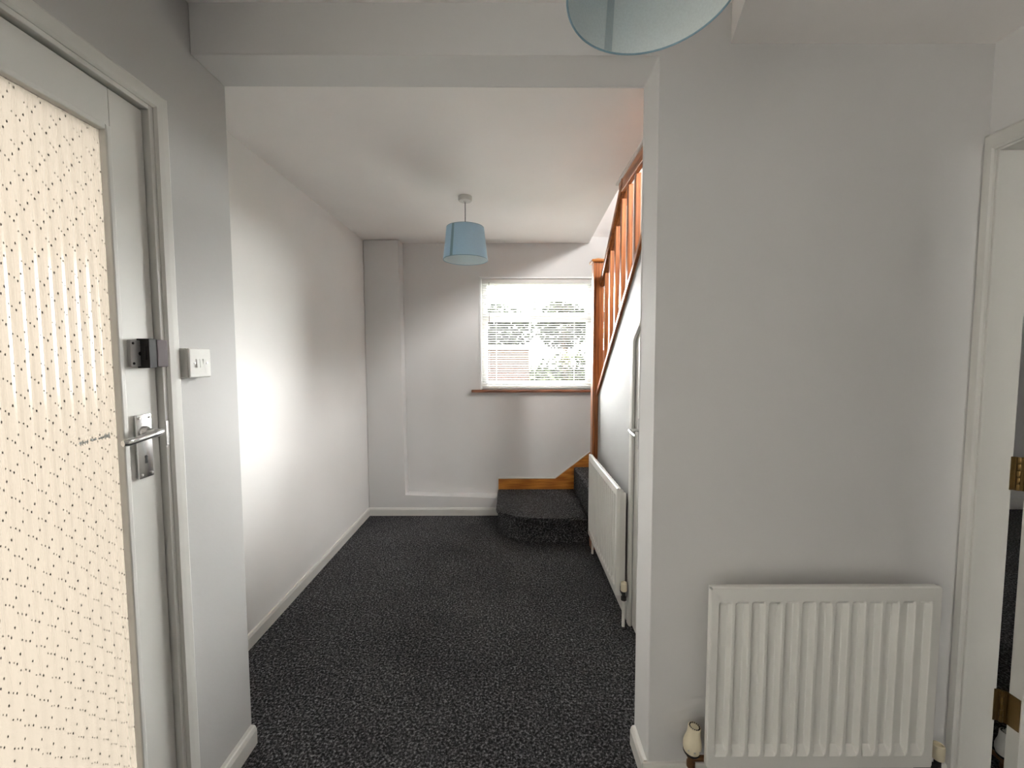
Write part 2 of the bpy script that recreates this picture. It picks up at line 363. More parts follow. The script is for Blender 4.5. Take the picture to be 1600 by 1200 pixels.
# fluted pane
bm = BM(); cols = []
y = .455; per = .0262
while y <= 1.026:
    ph = (y-.455)/per; s = ph - math.floor(ph)
    dx = .00085*math.sin(2*PI*ph) + .00030*math.sin(4*PI*ph+1.1)
    cols.append((y, -.9745+dx)); y += .00246
fr = [[bm.verts.new((x, y, z)) for z in (.252, 1.955)] for y, x in cols]
for a, b in zip(fr, fr[1:]): bm.faces.new((a[0], b[0], b[1], a[1]))
pane = part('glass_panel', bm, 'pane', d1, smooth=True, world=True, face=(1, 0, 0)); tag(pane, 'cream fluted obscure glass with small pressed dots')
# pressed dots: short strings of three falling drops in a repeating lattice
bm = BM()
row = 0; z = .262
while z < 1.945:
    yy = .462 + (.0235 if row % 2 else 0) + .0035*math.sin(row*1.7)
    while yy < 1.018:
        for k, (oy, oz) in enumerate(((0, 0), (.0062, -.0052), (.0118, -.0112), (.0185, .0035))):
            cy, cz = yy+oy+random.uniform(-.0007, .0007), z+oz+random.uniform(-.0008, .0008)
            if not (.458 < cy < 1.022 and .255 < cz < 1.95): continue
            ph = (cy-.455)/per; x0 = -.9745 + .00085*math.sin(2*PI*ph) + .00030*math.sin(4*PI*ph+1.1) - .0002
            ry, rz2 = (.0011, .0010, .0014, .0015)[k], (.0024, .0022, .0030, .0032)[k]
            top = bm.verts.new((x0+.0013, cy, cz))
            ring = [bm.verts.new((x0, cy+ry*math.cos(a), cz+rz2*math.sin(a))) for a in (0, PI/3, 2*PI/3, PI, 4*PI/3, 5*PI/3)]
            for i in range(6): bm.faces.new((ring[i], ring[(i+1) % 6], top))
        yy += .0470
    z += .0290; row += 1
dots = part('pressed_dots', bm, 'bead_dot', pane, smooth=True, face=(1, 0, 0)); tag(dots, kind='stuff')
bpy.data.objects[dots.name].data.transform(Matrix.Translation(-ORI[d1.name]))
# illegible three-word scrawl on the glass
bm = BM(); rs = random.Random(3)
def stroke(pts, r=.0007):
    tube(bm, [(-.9712, py, pz) for py, pz in pts], r, 5)
def word(y0, y1, zb, h, n):
    for i in range(n):
        c = y0 + (y1-y0)*(i+.5)/n; w = (y1-y0)/n*.55
        hh = h*rs.uniform(.55, 1.0); dz = zb + (c-.93)*.06
        stroke([(c-w, dz+hh*.2), (c-w*.3, dz+hh), (c, dz+hh*.15), (c+w*.5, dz+hh*.75), (c+w, dz+rs.uniform(-.002, .002))])
        if rs.random() < .5: stroke([(c+w*.2, dz-.003), (c+w*.4, dz+hh*1.25)])
word(.921, .942, 1.2085, .009, 4); word(.9465, .9605, 1.2090, .010, 3); word(.9650, .9930, 1.2085, .011, 6)
part('handwriting', bm, 'ink', pane); bpy.data.objects['handwriting'].data.transform(Matrix.Translation(-ORI[d1.name]))
# frame lining, stop and architrave
bm = BM()
box(bm, -1.05, -.945, 1.1230, 1.150, 0, 2.082, .002); box(bm, -1.05, -.945, .330, .357, 0, 2.082, .002); box(bm, -1.05, -.945, .357, 1.123, 2.052, 2.082, .002)
part('door_frame', bm, 'gloss', d1, world=True)
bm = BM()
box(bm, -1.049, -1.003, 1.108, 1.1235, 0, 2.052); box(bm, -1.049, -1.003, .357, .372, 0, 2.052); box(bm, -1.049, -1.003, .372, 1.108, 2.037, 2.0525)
part('door_stop', bm, 'gap_dark', d1, world=True)
def architrave(bm, pts, closed=False, wdt=.04, xb=XL, xf=.016, sgn=1):
    """moulded strip that follows pts (inner edge, in y-z) and spreads outwards; sgn=+1 stands proud towards +x"""
    prof = [(0, 0), (0, .55), (.15, .85), (.5, .95), (.85, 1.0), (1.0, .75), (1.0, 0)]
    outs = []
    n = len(pts)
    for i, (p, o) in enumerate(pts):
        outs.append([bm.verts.new((xb + sgn*xf*b, p[0] + (o[0]-p[0])*a, p[1] + (o[1]-p[1])*a)) for a, b in prof])
    for A, B in zip(outs, outs[1:]):
        for k in range(len(prof)-1): bm.faces.new((A[k], A[k+1], B[k+1], B[k]))
    bm.faces.new(outs[0]); bm.faces.new(outs[-1])
bm = BM(); architrave(bm, [((1.134, 0), (1.176, 0)), ((1.134, 2.063), (1.176, 2.105)), ((.345, 2.063), (.303, 2.105)), ((.345, 0), (.303, 0))])
part('architrave', bm, 'gloss', d1, world=True)
# surface lock plate on the leaf and keep on the frame
bm = BM(); box(bm, XF, XF+.009, 1.040, 1.1175, 1.382, 1.449, .0012)
lk = part('lock_plate', bm, 'steel', d1, world=True); tag(lk, 'grey metal lock plate')
bm = BM()
for yy, zz, r in ((1.047, 1.441, .0032), (1.047, 1.390, .0032), (1.066, 1.415, .0050), (1.083, 1.415, .0038)):
    lathe(bm, [(r, XF+.0088), (r, XF+.0100), (r*.6, XF+.0104)], (0, yy, zz), 12, 'X')
part('lock_screw', bm, 'dark', lk); bpy.data.objects['lock_screw'].data.transform(Matrix.Translation(-ORI[d1.name]))
bm = BM(); box(bm, XF-.001, -.928, 1.0895, 1.1240, 1.380, 1.452, .0025)
kp = part('lock_keep', bm, 'keep', d1, world=True); tag(kp, 'dark brown lock keep on the frame')
bm = BM(); box(bm, XF, -.9295, 1.0670, 1.0900, 1.378, 1.4535, .001); box(bm, -.946, -.936, 1.0640, 1.0675, 1.398, 1.434, .001)
part('keep_mouth', bm, 'dark', kp); bpy.data.objects['keep_mouth'].data.transform(Matrix.Translation(-ORI[d1.name]))
# lever handle on backplate
h1 = BM(); prism(h1, [(1.0445, 1.092), (1.089, 1.092), (1.089, 1.258), (1.0445, 1.258)], 'X', XF, XF+.009, .0025, 2)
bp_ = part('handle_backplate', h1, 'chrome', d1, world=True, smooth=True); tag(bp_, 'chrome backplate with a keyhole')
bm = BM()
for yy in (1.052, 1.0815):
    for zz in (1.1015, 1.2490): lathe(bm, [(.0036, XF+.0085), (.0036, XF+.0105), (.002, XF+.0118)], (0, yy, zz), 12, 'X')
part('plate_screw', bm, 'steel', bp_, smooth=True); bpy.data.objects['plate_screw'].data.transform(Matrix.Translation(-ORI[d1.name]))
bm = BM(); lathe(bm, [(.0042, XF+.0088), (.0042, XF+.0096)], (0, 1.0667, 1.147), 14, 'X'); prism(bm, [(1.0640, 1.146), (1.0694, 1.146), (1.0705, 1.130), (1.0629, 1.130)], 'X', XF+.0088, XF+.0096)
part('keyhole', bm, 'dark', bp_); bpy.data.objects['keyhole'].data.transform(Matrix.Translation(-ORI[d1.name]))
bm = BM(); lathe(bm, [(.0155, XF+.008), (.0150, XF+.014), (.0095, XF+.020), (.0085, XF+.046)], (0, 1.0667, 1.2130), 20, 'X')
tube(bm, [(XF+.040, 1.0667, 1.2135), (XF+.052, 1.0650, 1.2135), (XF+.0575, 1.056, 1.2130), (XF+.0580, 1.035, 1.2110), (XF+.0575, .995, 1.2065), (XF+.0565, .965, 1.2040), (XF+.0540, .957, 1.2035)], .008, 12,
     [.0085, .0092, .0092, .0088, .0085, .0092, .0070])
part('lever', bm, 'chrome', d1, world=True, smooth=True)
bm = BM(); box(bm, -.946, -.9435, 1.1225, 1.1345, 1.165, 1.232, .0008)
part('strike_plate', bm, 'steel', d1, world=True)

# ---------------------------------------------------------------- light switch
sw = thing('light_switch', 'white three-rocker light switch on the wall beside the glazed door', 'light switch', (XL, 1.229, 1.347))
bm = BM(); box(bm, XL, XL+.024, 1.1855, 1.2715, 1.3465, 1.4325, .003); part('back_box', bm, 'plastic', sw, world=True)
bm = BM(); box(bm, XL+.0235, XL+.031, 1.1855, 1.2715, 1.3465, 1.4325, .004, 3); pl = part('face_plate', bm, 'plastic', sw, world=True)
for k in range(3):
    yy = 1.2170 + k*.0122; bm = BM(); t = (.004, .004, .0015)[k]
    prism(bm, [(XL+.030, 1.376), (XL+.0345, 1.376), (XL+.031+t*.4, 1.401), (XL+.030, 1.401)] if k < 2 else [(XL+.030, 1.376), (XL+.0315, 1.376), (XL+.0345, 1.401), (XL+.030, 1.401)], 'Y', yy-.0052, yy+.0052)
    part('rocker', bm, 'plastic', sw, world=True)
for yy in (1.2055, 1.2535):
    bm = BM(); lathe(bm, [(.0032, XL+.0308), (.0032, XL+.0318), (.0018, XL+.0320)], (0, yy, 1.3885), 12, 'X'); part('screw', bm, 'steel', sw, world=True)

# ---------------------------------------------------------------- open door and doorway on the right (door_2)
d2 = thing('door_2', 'white door standing open into the side room on brass hinges', 'door', (1.50, .85, 0), kind='structure')
bm = BM()
box(bm, XR-.002, 1.552, 1.255, 1.283, 0, 2.040, .002); box(bm, XR-.002, 1.552, .420, .448, 0, 2.040, .002); box(bm, XR-.002, 1.552, .448, 1.255, 2.012, 2.040, .002)
part('door_frame', bm, 'gloss', d2, world=True)
bm = BM(); architrave(bm, [((1.2610, 0), (1.2850, 0)), ((1.2610, 2.018), (1.2850, 2.066)), ((.442, 2.018), (.400, 2.066)), ((.442, 0), (.400, 0))], sgn=-1, xb=XR, xf=.018)
part('architrave', bm, 'gloss', d2, world=True)
bm = BM()
for a in ((1.571, 1.690), (2.215, 2.333)): box(bm, a[0], a[1], 1.2035, 1.2385, .012, 2.005, .0015)
for z0, z1 in ((.012, .23), (.95, 1.10), (1.89, 2.005)): box(bm, 1.690, 2.215, 1.2035, 1.2385, z0, z1, .0015)
box(bm, 1.688, 2.217, 1.213, 1.229, .22, 1.90)
part('door_leaf', bm, 'gloss', d2, world=True)
for z0 in (.241, .992, 1.790):
    bm = BM(); box(bm, 1.544, 1.556, 1.2525, 1.2552, z0, z0+.104); box(bm, 1.5685, 1.5712, 1.2065, 1.2420, z0, z0+.104)
    prism(bm, [(1.553, 1.2528), (1.560, 1.2470), (1.562, 1.2490), (1.555, 1.2550)], 'Z', z0, z0+.104); prism(bm, [(1.560, 1.2470), (1.5685, 1.2395), (1.5712, 1.2420), (1.562, 1.2490)], 'Z', z0, z0+.104)
    hg = part('hinge', bm, 'brass', d2, world=True); tag(hg, 'aged brass butt hinge')
    bm = BM()
    for k in range(5): lathe(bm, [(.0046, z0+k*.0208+.0004), (.0052, z0+k*.0208+.0016), (.0052, z0+k*.0208+.0190), (.0046, z0+k*.0208+.0204)], (1.559, 1.2455, 0), 12)
    kk = part('knuckle', bm, 'brass', hg, smooth=True); kk.data.transform(Matrix.Translation(-ORI[d2.name]))

# ---------------------------------------------------------------- cupboard door below the stairs (door_3)
d3 = thing('door_3', 'white cupboard door with a sloping top under the stairs', 'door', (XS, 1.79, 0), kind='structure')
bm = BM(); architrave(bm, [((DY1-.006, 0), (DY1+.038, 0)), ((DY1-.006, zdoor(DY1)-.010), (DY1+.038, zdoor(DY1)+.016)), ((DY0+.006, zdoor(DY0)-.010), (DY0-.038, zdoor(DY0)+.058)), ((DY0+.006, 0), (DY0-.038, 0))], sgn=-1, xb=XS, xf=.014)
part('architrave', bm, 'gloss', d3, world=True)
bm = BM(); prism(bm, [(DY1-.004, .008), (DY1-.004, zdoor(DY1)-.006), (DY0+.004, zdoor(DY0)-.006), (DY0+.004, .008)], 'X', XS+.004, XS+.038)
part('door_leaf', bm, 'gloss', d3, world=True)
bm = BM(); prism(bm, [(1.975, .955), (2.010, .955), (2.010, 1.105), (1.975, 1.105)], 'X', XS-.003, XS+.004)
part('handle_backplate', bm, 'chrome', d3, world=True)
bm = BM(); tube(bm, [(XS-.002, 1.992, 1.052), (XS-.040, 1.992, 1.052), (XS-.052, 1.984, 1.051), (XS-.054, 1.94, 1.046), (XS-.053, 1.88, 1.042)], .008, 10)
part('lever', bm, 'chrome', d3, world=True, smooth=True)

# ---------------------------------------------------------------- staircase
st = thing('staircase', 'carpeted turning staircase with an orange pine balustrade', 'staircase', (.62, 3.0, 0))
def step(pts, z0, z1, nose=None):
    bm = BM(); prism(bm, pts, 'Z', z0, z1, .016, 3); return part('step', bm, 'carpet', st, world=True, smooth=True)
# first step: rounded leading corner, tread overhangs the riser
tread = [(-.120, YW), (-.122, 3.244), (-.105, 3.196), (-.075, 3.158), (-.030, 3.118), (.025, 3.078), (.085, 3.048), (.160, 3.034), (.28, 3.030), (.584, 3.034), (.584, YW)]
riser = [(-.108, YW), (-.108, 3.290), (-.090, 3.245), (-.060, 3.205), (-.010, 3.160), (.050, 3.115), (.110, 3.085), (.180, 3.070), (.29, 3.066), (.584, 3.066), (.584, YW)]
bm = BM(); prism(bm, riser, 'Z', 0, .176); prism(bm, tread, 'Z', .170, .204, .014, 3)
part('step', bm, 'carpet', st, world=True, smooth=True)
R1 = 1.478
step([(.590, 3.032), (R1, 3.032), (R1, YW), (.575, YW)], 0, .409)                                        # winders around the newel
step([(.680, 3.000), (R1, 3.000), (R1, YW), (1.02, YW)], .400, .613)
step([(.700, 2.985), (R1, 2.985), (R1, 3.46)], .605, .816)
for k in range(7):                                                                                       # straight flight rising to the landing
    y1 = 2.955 - .238*k; z1 = 1.020 + .2035*k
    step([(XS+.062, max(y1-.262, YF)), (R1, max(y1-.262, YF)), (R1, y1), (XS+.062, y1)], z1-.24, z1)
# wall string along the end wall: level over the first step then climbing
bm = BM(); prism(bm, [(-.116, .200), (.62, .200), (1.20, .66), (1.20, .918), (.404, .303), (-.116, .303)], 'Y', YW-.020, YW+.001, .002)
part('wall_string', bm, 'pine_x', st, world=True)
bm = BM(); prism(bm, [(-.118, .302), (.404, .302), (1.20, .917), (1.20, .924), (.402, .309), (-.118, .309)], 'Y', YW-.022, YW)
part('string_bead', bm, 'gloss', st, world=True)
# newel post
bm = BM(); box(bm, .586, .661, 2.950, 3.025, 0, 2.080, .004)
nw = part('newel_post', bm, 'pine', st, world=True)
bm = BM()
prism(bm, [(.570, 2.934), (.677, 2.934), (.677, 3.041), (.570, 3.041)], 'Z', 2.078, 2.098, .006, 3)
a = [bm.verts.new(p) for p in ((.580, 2.944, 2.097), (.667, 2.944, 2.097), (.667, 3.031, 2.097), (.580, 3.031, 2.097))]
t = bm.verts.new((.6235, 2.9875, 2.116))
for i in range(4): bm.faces.new((a[i], a[(i+1) % 4], t))
cp = part('newel_cap', bm, 'pine_x', nw); cp.data.transform(Matrix.Translation(-ORI[st.name]))
# string capping, handrail, apron under the ceiling edge
def sloped(x0, x1, ya, yb, za, zb, thick, mat, name, bev=.003):
    bm = BM(); prism(bm, [(ya, za), (yb, zb), (yb, zb+thick), (ya, za+thick)], 'X', x0, x1, bev, 2)
    return part(name, bm, mat, st, world=True, smooth=True)
sloped(XS-.016, XS+.066, 2.951, YF, zcap(2.951), zcap(YF), .034, 'pine_y', 'string_capping')
def zrail(y): return 1.905 + SL*(2.95 - y)             # underside of the handrail
yt = 2.95 - (2.350-1.905)/SL
sloped(XS+.002, XS+.060, 2.951, yt-.03, zrail(2.951), zrail(yt-.03), .062, 'pine_y', 'handrail', .010)
bm = BM(); box(bm, XS+.006, .660, YF+.002, 2.475, 2.352, ZC+.004, .003); part('apron_board', bm, 'pine_y', st, world=True)
bm = BM(); box(bm, XS-.006, .657, YF+.002, 2.500, ZC-.012, ZC+.001, .002); part('apron_bead', bm, 'gloss', st, world=True)
for k in range(11):
    yc = 2.872 - .1345*k; w, d = .027, .032
    zt0, zt1 = min(zrail(yc+d/2)+.01, 2.356), min(zrail(yc-d/2)+.01, 2.356)
    zb0, zb1 = zcap(yc+d/2)+.028, zcap(yc-d/2)+.028
    bm = BM(); prism(bm, [(yc-d/2, zb1), (yc+d/2, zb0), (yc+d/2, zt0), (yc-d/2, zt1)], 'X', XS+.020, XS+.020+w, .0015, 1)
    part('baluster', bm, 'pine', st, world=True)

# ---------------------------------------------------------------- window_1 on the end wall
w1 = thing('window_1', 'white framed garden window behind the venetian blind', 'window', ((WX0+WX1)/2, YW+.1, WZ0), kind='structure')
bm = BM(); Y0, Y1 = YW+.085, YW+.145
def fr_(x0, x1, z0, z1, b=.004): box(bm, x0, x1, Y0, Y1, z0, z1, b)
fr_(WX0, WX0+.06, WZ0, WZ1); fr_(WX1-.06, WX1, WZ0, WZ1); fr_(WX0+.06, WX1-.06, WZ0, WZ0+.06); fr_(WX0+.06, WX1-.06, WZ1-.055, WZ1)
fr_(WX0+.06, WX1-.06, 1.745, 1.822); fr_(.705, .765, WZ0+.06, 1.745); fr_(.705, .765, 1.822, WZ1-.055)
part('window_frame', bm, 'upvc', w1, world=True)
bm = BM()
box(bm, WX0-.004, WX0+.012, YW-.004, Y0, WZ0, WZ1+.004, .002); box(bm, WX0-.004, WX1, YW-.004, Y0, WZ1-.010, WZ1+.006, .002)
part('reveal_lining', bm, 'upvc', w1, world=True)
for x0, x1, z0, z1 in ((WX0+.055, .71, WZ0+.055, 1.75), (.76, WX1-.055, WZ0+.055, 1.75), (WX0+.055, .71, 1.817, WZ1-.05), (.76, WX1-.055, 1.817, WZ1-.05)):
    bm = BM(); box(bm, x0, x1, YW+.113, YW+.117, z0, z1); part('window_pane', bm, 'glass', w1, world=True)
bm = BM(); box(bm, .212, .228, Y0-.026, Y0, 1.835, 1.925, .003); box(bm, .205, .235, Y0-.012, Y0, 1.828, 1.865, .003); part('window_handle', bm, 'dark', w1, world=True)
bm = BM(); box(bm, WX0-.078, WX1+.075, YW-.042, YW+.086, WZ0-.024, WZ0, .004)
solo('trim_1', bm, 'sillwood', 'narrow brown wooden window sill below the blind', 'window sill', kind='structure')

# ---------------------------------------------------------------- venetian blind
vb = thing('venetian_blind', 'white slatted venetian blind lowered over the garden window', 'blind', ((WX0+WX1)/2, YW+.03, WZ0+.01))
BX0, BX1, BY = WX0+.016, WX1-.006, YW+.034
bm = BM(); box(bm, BX0, BX1, BY-.020, BY+.018, 2.076, 2.116, .003); part('headrail', bm, 'slat', vb, world=True)
bm = BM(); box(bm, BX0+.004, BX1-.004, BY-.011, BY+.011, 1.128, 1.142, .003); part('bottom_rail', bm, 'slat', vb, world=True)
bm = BM(); n = 6; tl = math.radians(-11); A, B = [], []
for i in range(n+1):
    s = -.0125 + .025*i/n; c = .0022*(1-(s/.0125)**2)
    yy, zz = s*math.cos(tl) - c*math.sin(tl), s*math.sin(tl) + c*math.cos(tl)
    A.append(bm.verts.new((BX0+.004, yy, zz))); B.append(bm.verts.new((BX1-.004, yy, zz)))
for i in range(n): bm.faces.new((A[i], B[i], B[i+1], A[i+1]))
slat_me = mesh_of('slat', bm, 'slat', True)
ns = 45
for k in range(ns):
    o = bpy.data.objects.new('slat', slat_me); C.objects.link(o); o.parent = vb
    o.location = Vector((0, BY, 1.156 + (2.064-1.156)*k/(ns-1))) - Vector((0, ORI[vb.name].y, ORI[vb.name].z)); o.location.x = -ORI[vb.name].x
for x in (BX0+.13, BX0+.48, BX0+.84, BX1-.16):
    for yy in (BY-.0135, BY+.0135):
        bm = BM(); tube(bm, [(x, yy, 1.14), (x, yy, 2.08)], .0007, 5); part('ladder_cord', bm, 'slat', vb, world=True)
bm = BM(); tube(bm, [(BX0+.068, BY-.026, 1.285), (BX0+.066, BY-.024, 2.085)], .0028, 8); part('tilt_wand', bm, 'cord', vb, world=True)

# ---------------------------------------------------------------- pendant lamps
def pendant(loc, seam_deg, label, dz=0.0):
    t = thing('pendant_lamp', label, 'lamp', loc, group='blue drum pendants')
    bm = BM(); lathe(bm, [(.044, 0), (.0435, -.022), (.039, -.029), (.012, -.030), (.006, -.036)], seg=36); part('ceiling_rose', bm, 'plastic', t, True)
    bm = BM(); tube(bm, [(0, 0, -.030), (0, 0, -.235-dz)], .0030, 8); part('flex', bm, 'cord', t, True)
    zt, zb, rt, rb = -.195-dz, -.396-dz, .119, .1425
    bm = BM(); lathe(bm, [(rt, zt), (rb, zb)], seg=72, cap=False); sh = part('shade', bm, 'shade', t, True)
    bm = BM(); lathe(bm, [(rt-.0022, zt-.001), (rb-.0022, zb+.0005)], seg=72, cap=False); part('shade_lining', bm, 'lining', t, True)
    a0 = math.radians(seam_deg)
    for rr, m, w in ((.0010, 'shade_seam', .075), (-.0034, 'lining_seam', .06)):
        bm = BM(); A = []
        for i in range(5):
            a = a0 + w*(i/4-.5)*2
            A.append((bm.verts.new(((rt+rr)*math.cos(a), (rt+rr)*math.sin(a), zt-.001)), bm.verts.new(((rb+rr)*math.cos(a), (rb+rr)*math.sin(a), zb+.001))))
        for p, q in zip(A, A[1:]): bm.faces.new((p[0], q[0], q[1], p[1]))
        part('seam', bm, m, sh, True)
    for r, z in ((rt-.001, zt), (rb-.001, zb)):
        bm = BM(); rings = []
        for k in range(72):
            a = 2*PI*k/72; rings.append([bm.verts.new(((r+.0019*math.cos(b))*math.cos(a), (r+.0019*math.cos(b))*math.sin(a), z+.0019*math.sin(b))) for b in (0, PI/3, 2*PI/3, PI, 4*PI/3, 5*PI/3)])
        for k in range(72):
            for j in range(6): bm.faces.new((rings[k][j], rings[(k+1) % 72][j], rings[(k+1) % 72][(j+1) % 6], rings[k][(j+1) % 6]))
        part('rim', bm, 'shade_seam', sh, True)
    bm = BM()
    for k in range(3):
        a = 2*PI*k/3 + .4; tube(bm, [(.020*math.cos(a), .020*math.sin(a), -.225-dz), (.08*math.cos(a), .08*math.sin(a), -.222-dz), ((rt-.003)*math.cos(a), (rt-.003)*math.sin(a), zt-.004)], .0017, 6)
    part('spider_ring', bm, 'plastic', t, True)
    bm = BM(); lathe(bm, [(r_, z_-dz) for r_, z_ in [(.008, -.205), (.015, -.215), (.0165, -.226), (.022, -.228), (.022, -.233), (.0165, -.235), (.0165, -.262), (.014, -.264)]], seg=24); part('lamp_holder', bm, 'plastic', t, True)
    bm = BM(); lathe(bm, [(r_, z_-dz) for r_, z_ in [(.012, -.262), (.014, -.272), (.026, -.296), (.029, -.315), (.025, -.334), (.014, -.346), (.003, -.349)]], seg=24); part('bulb', bm, 'plastic', t, True)
    return t
pendant((-.289, 2.690, ZC), -122, 'pale blue drum pendant hanging near the stairs and garden window')
pendant((.239, .736, ZH), 108, 'pale blue drum pendant hanging close in front of the header beam', .037)

# ---------------------------------------------------------------- radiators
def flutes(L, n, z0, z1, y0, depth=.017, side=.018, band=.050):
    """pressed steel panel, front towards -y: n recessed channels between narrow ribs"""
    bm = BM(); p = (L-2*side)/n; xs = [(-L/2, 0)]
    x = -L/2 + side
    for i in range(n):
        for fx, d in ((0.03, 0), (0.07, .12), (0.17, .88), (0.22, 1), (0.68, 1), (0.73, .88), (0.83, .12), (0.87, 0)): xs.append((x+p*(i+fx), d))
    xs.append((L/2, 0))
    zs = [(z0, 0), (z0+band*.75, 0), (z0+band*.95, .35), (z0+band*1.25, .95), (z0+band*1.4, 1), (z1-band*1.25, 1), (z1-band*1.1, .95), (z1-band*.95, .35), (z1-band*.8, 0), (z1, 0)]
    g = [[bm.verts.new((x, y0 + depth*dx*dz, z)) for z, dz in zs] for x, dx in xs]
    for a, b in zip(g, g[1:]):
        for i in range(len(zs)-1): bm.faces.new((a[i], b[i], b[i+1], a[i+1]))
    yb = y0 + .0235; nz = len(zs)-1; nx = len(xs)-1
    k = [bm.verts.new(q) for q in ((-L/2, yb, z0), (L/2, yb, z0), (L/2, yb, z1), (-L/2, yb, z1))]
    bm.faces.new(k)
    bm.faces.new([g[i][0] for i in range(nx+1)] + [k[1], k[0]]); bm.faces.new([g[i][nz] for i in range(nx, -1, -1)] + [k[3], k[2]])
    bm.faces.new([k[0], k[3]] + [g[0][i] for i in range(nz, -1, -1)]); bm.faces.new([k[2], k[1]] + [g[nx][i] for i in range(nz+1)])
    return bm
def trv(t, x, y, z, tilt=0.0, mat='cream', sx=1):
    """thermostatic valve head on a chrome body with its pipe"""
    def rot(bm):
        bmesh.ops.rotate(bm, verts=bm.verts, cent=(x, y, z), matrix=Matrix.Rotation(tilt, 3, 'Y'))
    bm = BM(); lathe(bm, [(.0235, z+.010), (.0268, z+.020), (.0275, z+.034), (.0245, z+.048), (.0205, z+.062), (.0195, z+.074), (.0190, z+.088), (.0170, z+.090), (.0165, z+.087), (.004, z+.087)], (x, y, 0), 32); rot(bm)
    hd = part('valve_head', bm, mat, t, True)
    bm = BM()
    for k in range(16):
        a = 2*PI*k/16; cx, cy = x+.0145*math.cos(a), y+.0145*math.sin(a); box(bm, cx-.0012, cx+.0012, cy-.0012, cy+.0012, z+.086, z+.0905)
    rot(bm); part('grille_fin', bm, 'dark', hd)
    bm = BM(); lathe(bm, [(.0225, z+.002), (.0245, z+.005), (.0245, z+.0095), (.022, z+.011)], (x, y, 0), 28); rot(bm); part('collar', bm, 'dark', hd, True)
    for k in range(3):                                  # small raised setting marks round the skirt
        a = math.radians(-135 + 38*k); bm = BM(); cx, cy = x+.0272*math.cos(a), y+.0272*math.sin(a); box(bm, cx-.0022, cx+.0022, cy-.0012, cy+.0008, z+.0235, z+.0275); rot(bm); part('setting_mark', bm, 'steel', hd)
    bm = BM(); lathe(bm, [(.009, z-.045), (.013, z-.043), (.013, z-.028), (.010, z-.026), (.010, z-.012), (.014, z-.010), (.014, z+.003)], (x, y, 0), 16)
    tube(bm, [(x, y, z-.018), (x+sx*.052, y, z-.018)], .0085, 10); part('valve_body', bm, 'copper', t, True)
    bm = BM(); tube(bm, [(x, y, 0), (x, y, z-.040)], .0075, 10); part('pipe', bm, 'rad', t, True)
def lockshield(t, x, y, z, sx, pipe='rad'):
    bm = BM(); lathe(bm, [(.0150, z+.002), (.0165, z+.006), (.0165, z+.040), (.0150, z+.047), (.0115, z+.048), (.0105, z+.043), (.002, z+.043)], (x, y, 0), 24); part('valve_cap', bm, 'cream', t, True)
    bm = BM(); lathe(bm, [(.009, z-.050), (.014, z-.047), (.014, z-.030), (.009, z-.028), (.009, z+.002), (.012, z+.004)], (x, y, 0), 16)
    tube(bm, [(x, y, z-.022), (x+sx*.075, y, z-.022)], .0085, 10); part('valve_body', bm, 'dark', t, True)
    bm = BM(); tube(bm, [(x, y, 0), (x, y, z-.046)], .0085, 10); part('pipe', bm, pipe, t, True)
def radiator(label, loc, rz, L, n, z0, z1, off=.100, bot=.0):
    t = thing('radiator', label, 'radiator', loc, rz)
    yf = -off
    p = part('front_panel', flutes(L, n, z0, z1, yf), 'rad', t)
    bm = BM(); tube(bm, [(-L/2, yf+.007, z1-.004), (L/2, yf+.007, z1-.004)], .0075, 10); part('top_seam', bm, 'rad', p, True)
    for s in (-1, 1):
        bm = BM(); box(bm, s*(L/2)-.0035, s*(L/2)+.0035, yf+.001, yf+.016, z0+.004, z1-.004, .0015); part('side_flange', bm, 'rad', p)
    bm = BM(); x = -L/2+.022; a = []; k = 0                                        # folded convector sheet behind the panel
    while x < L/2-.02:
        a.append((x, yf+(.025 if k % 4 in (0, 3) else .052))); x += .0125; k += 1
    A = [bm.verts.new((q[0], q[1], z0+.055)) for q in a]; B = [bm.verts.new((q[0], q[1], z1-.030)) for q in a]
    for i in range(len(a)-1): bm.faces.new((A[i], A[i+1], B[i+1], B[i]))
    part('convector', bm, 'rad', t)
    for s in (-1, 1):
        bm = BM(); box(bm, s*(L/2-.0205)-.0015, s*(L/2-.0205)+.0015, yf+.017, yf+.054, z0+.055, z1-.028, .001); part('end_panel', bm, 'rad', t)
    for s in (-1, 1):
        bm = BM(); box(bm, s*L*.30-.012, s*L*.30+.012, yf+.0245, -.001, z0+.06, z1-.06); part('bracket', bm, 'rad', t)
    return t
ra = radiator('white fluted radiator mounted below the wide grey wall', (.940, YN, 0), 0, .684, 13, .150, .717)
trv(ra, -.375, -.060, .160, .10)
lockshield(ra, .405, -.060, .137, -1)
rb = radiator('white fluted radiator on the wall under the stairs', (XS, 2.487, 0), -PI/2, .770, 16, .155, .727, off=.078)
lockshield(rb, .405, -.040, .190, -1)
bm = BM(); tube(bm, [(-.402, -.042, 0), (-.402, -.042, .20), (-.375, -.062, .20)], .0085, 10); part('pipe', bm, 'rad', rb, True)
rc = radiator('white radiator in the side room, its valve just past the brass hinges', (1.556, 1.745, 0), PI/2, .76, 14, .080, .640, off=.125)
trv(rc, -.445, -.099, .065, 0, 'rad')

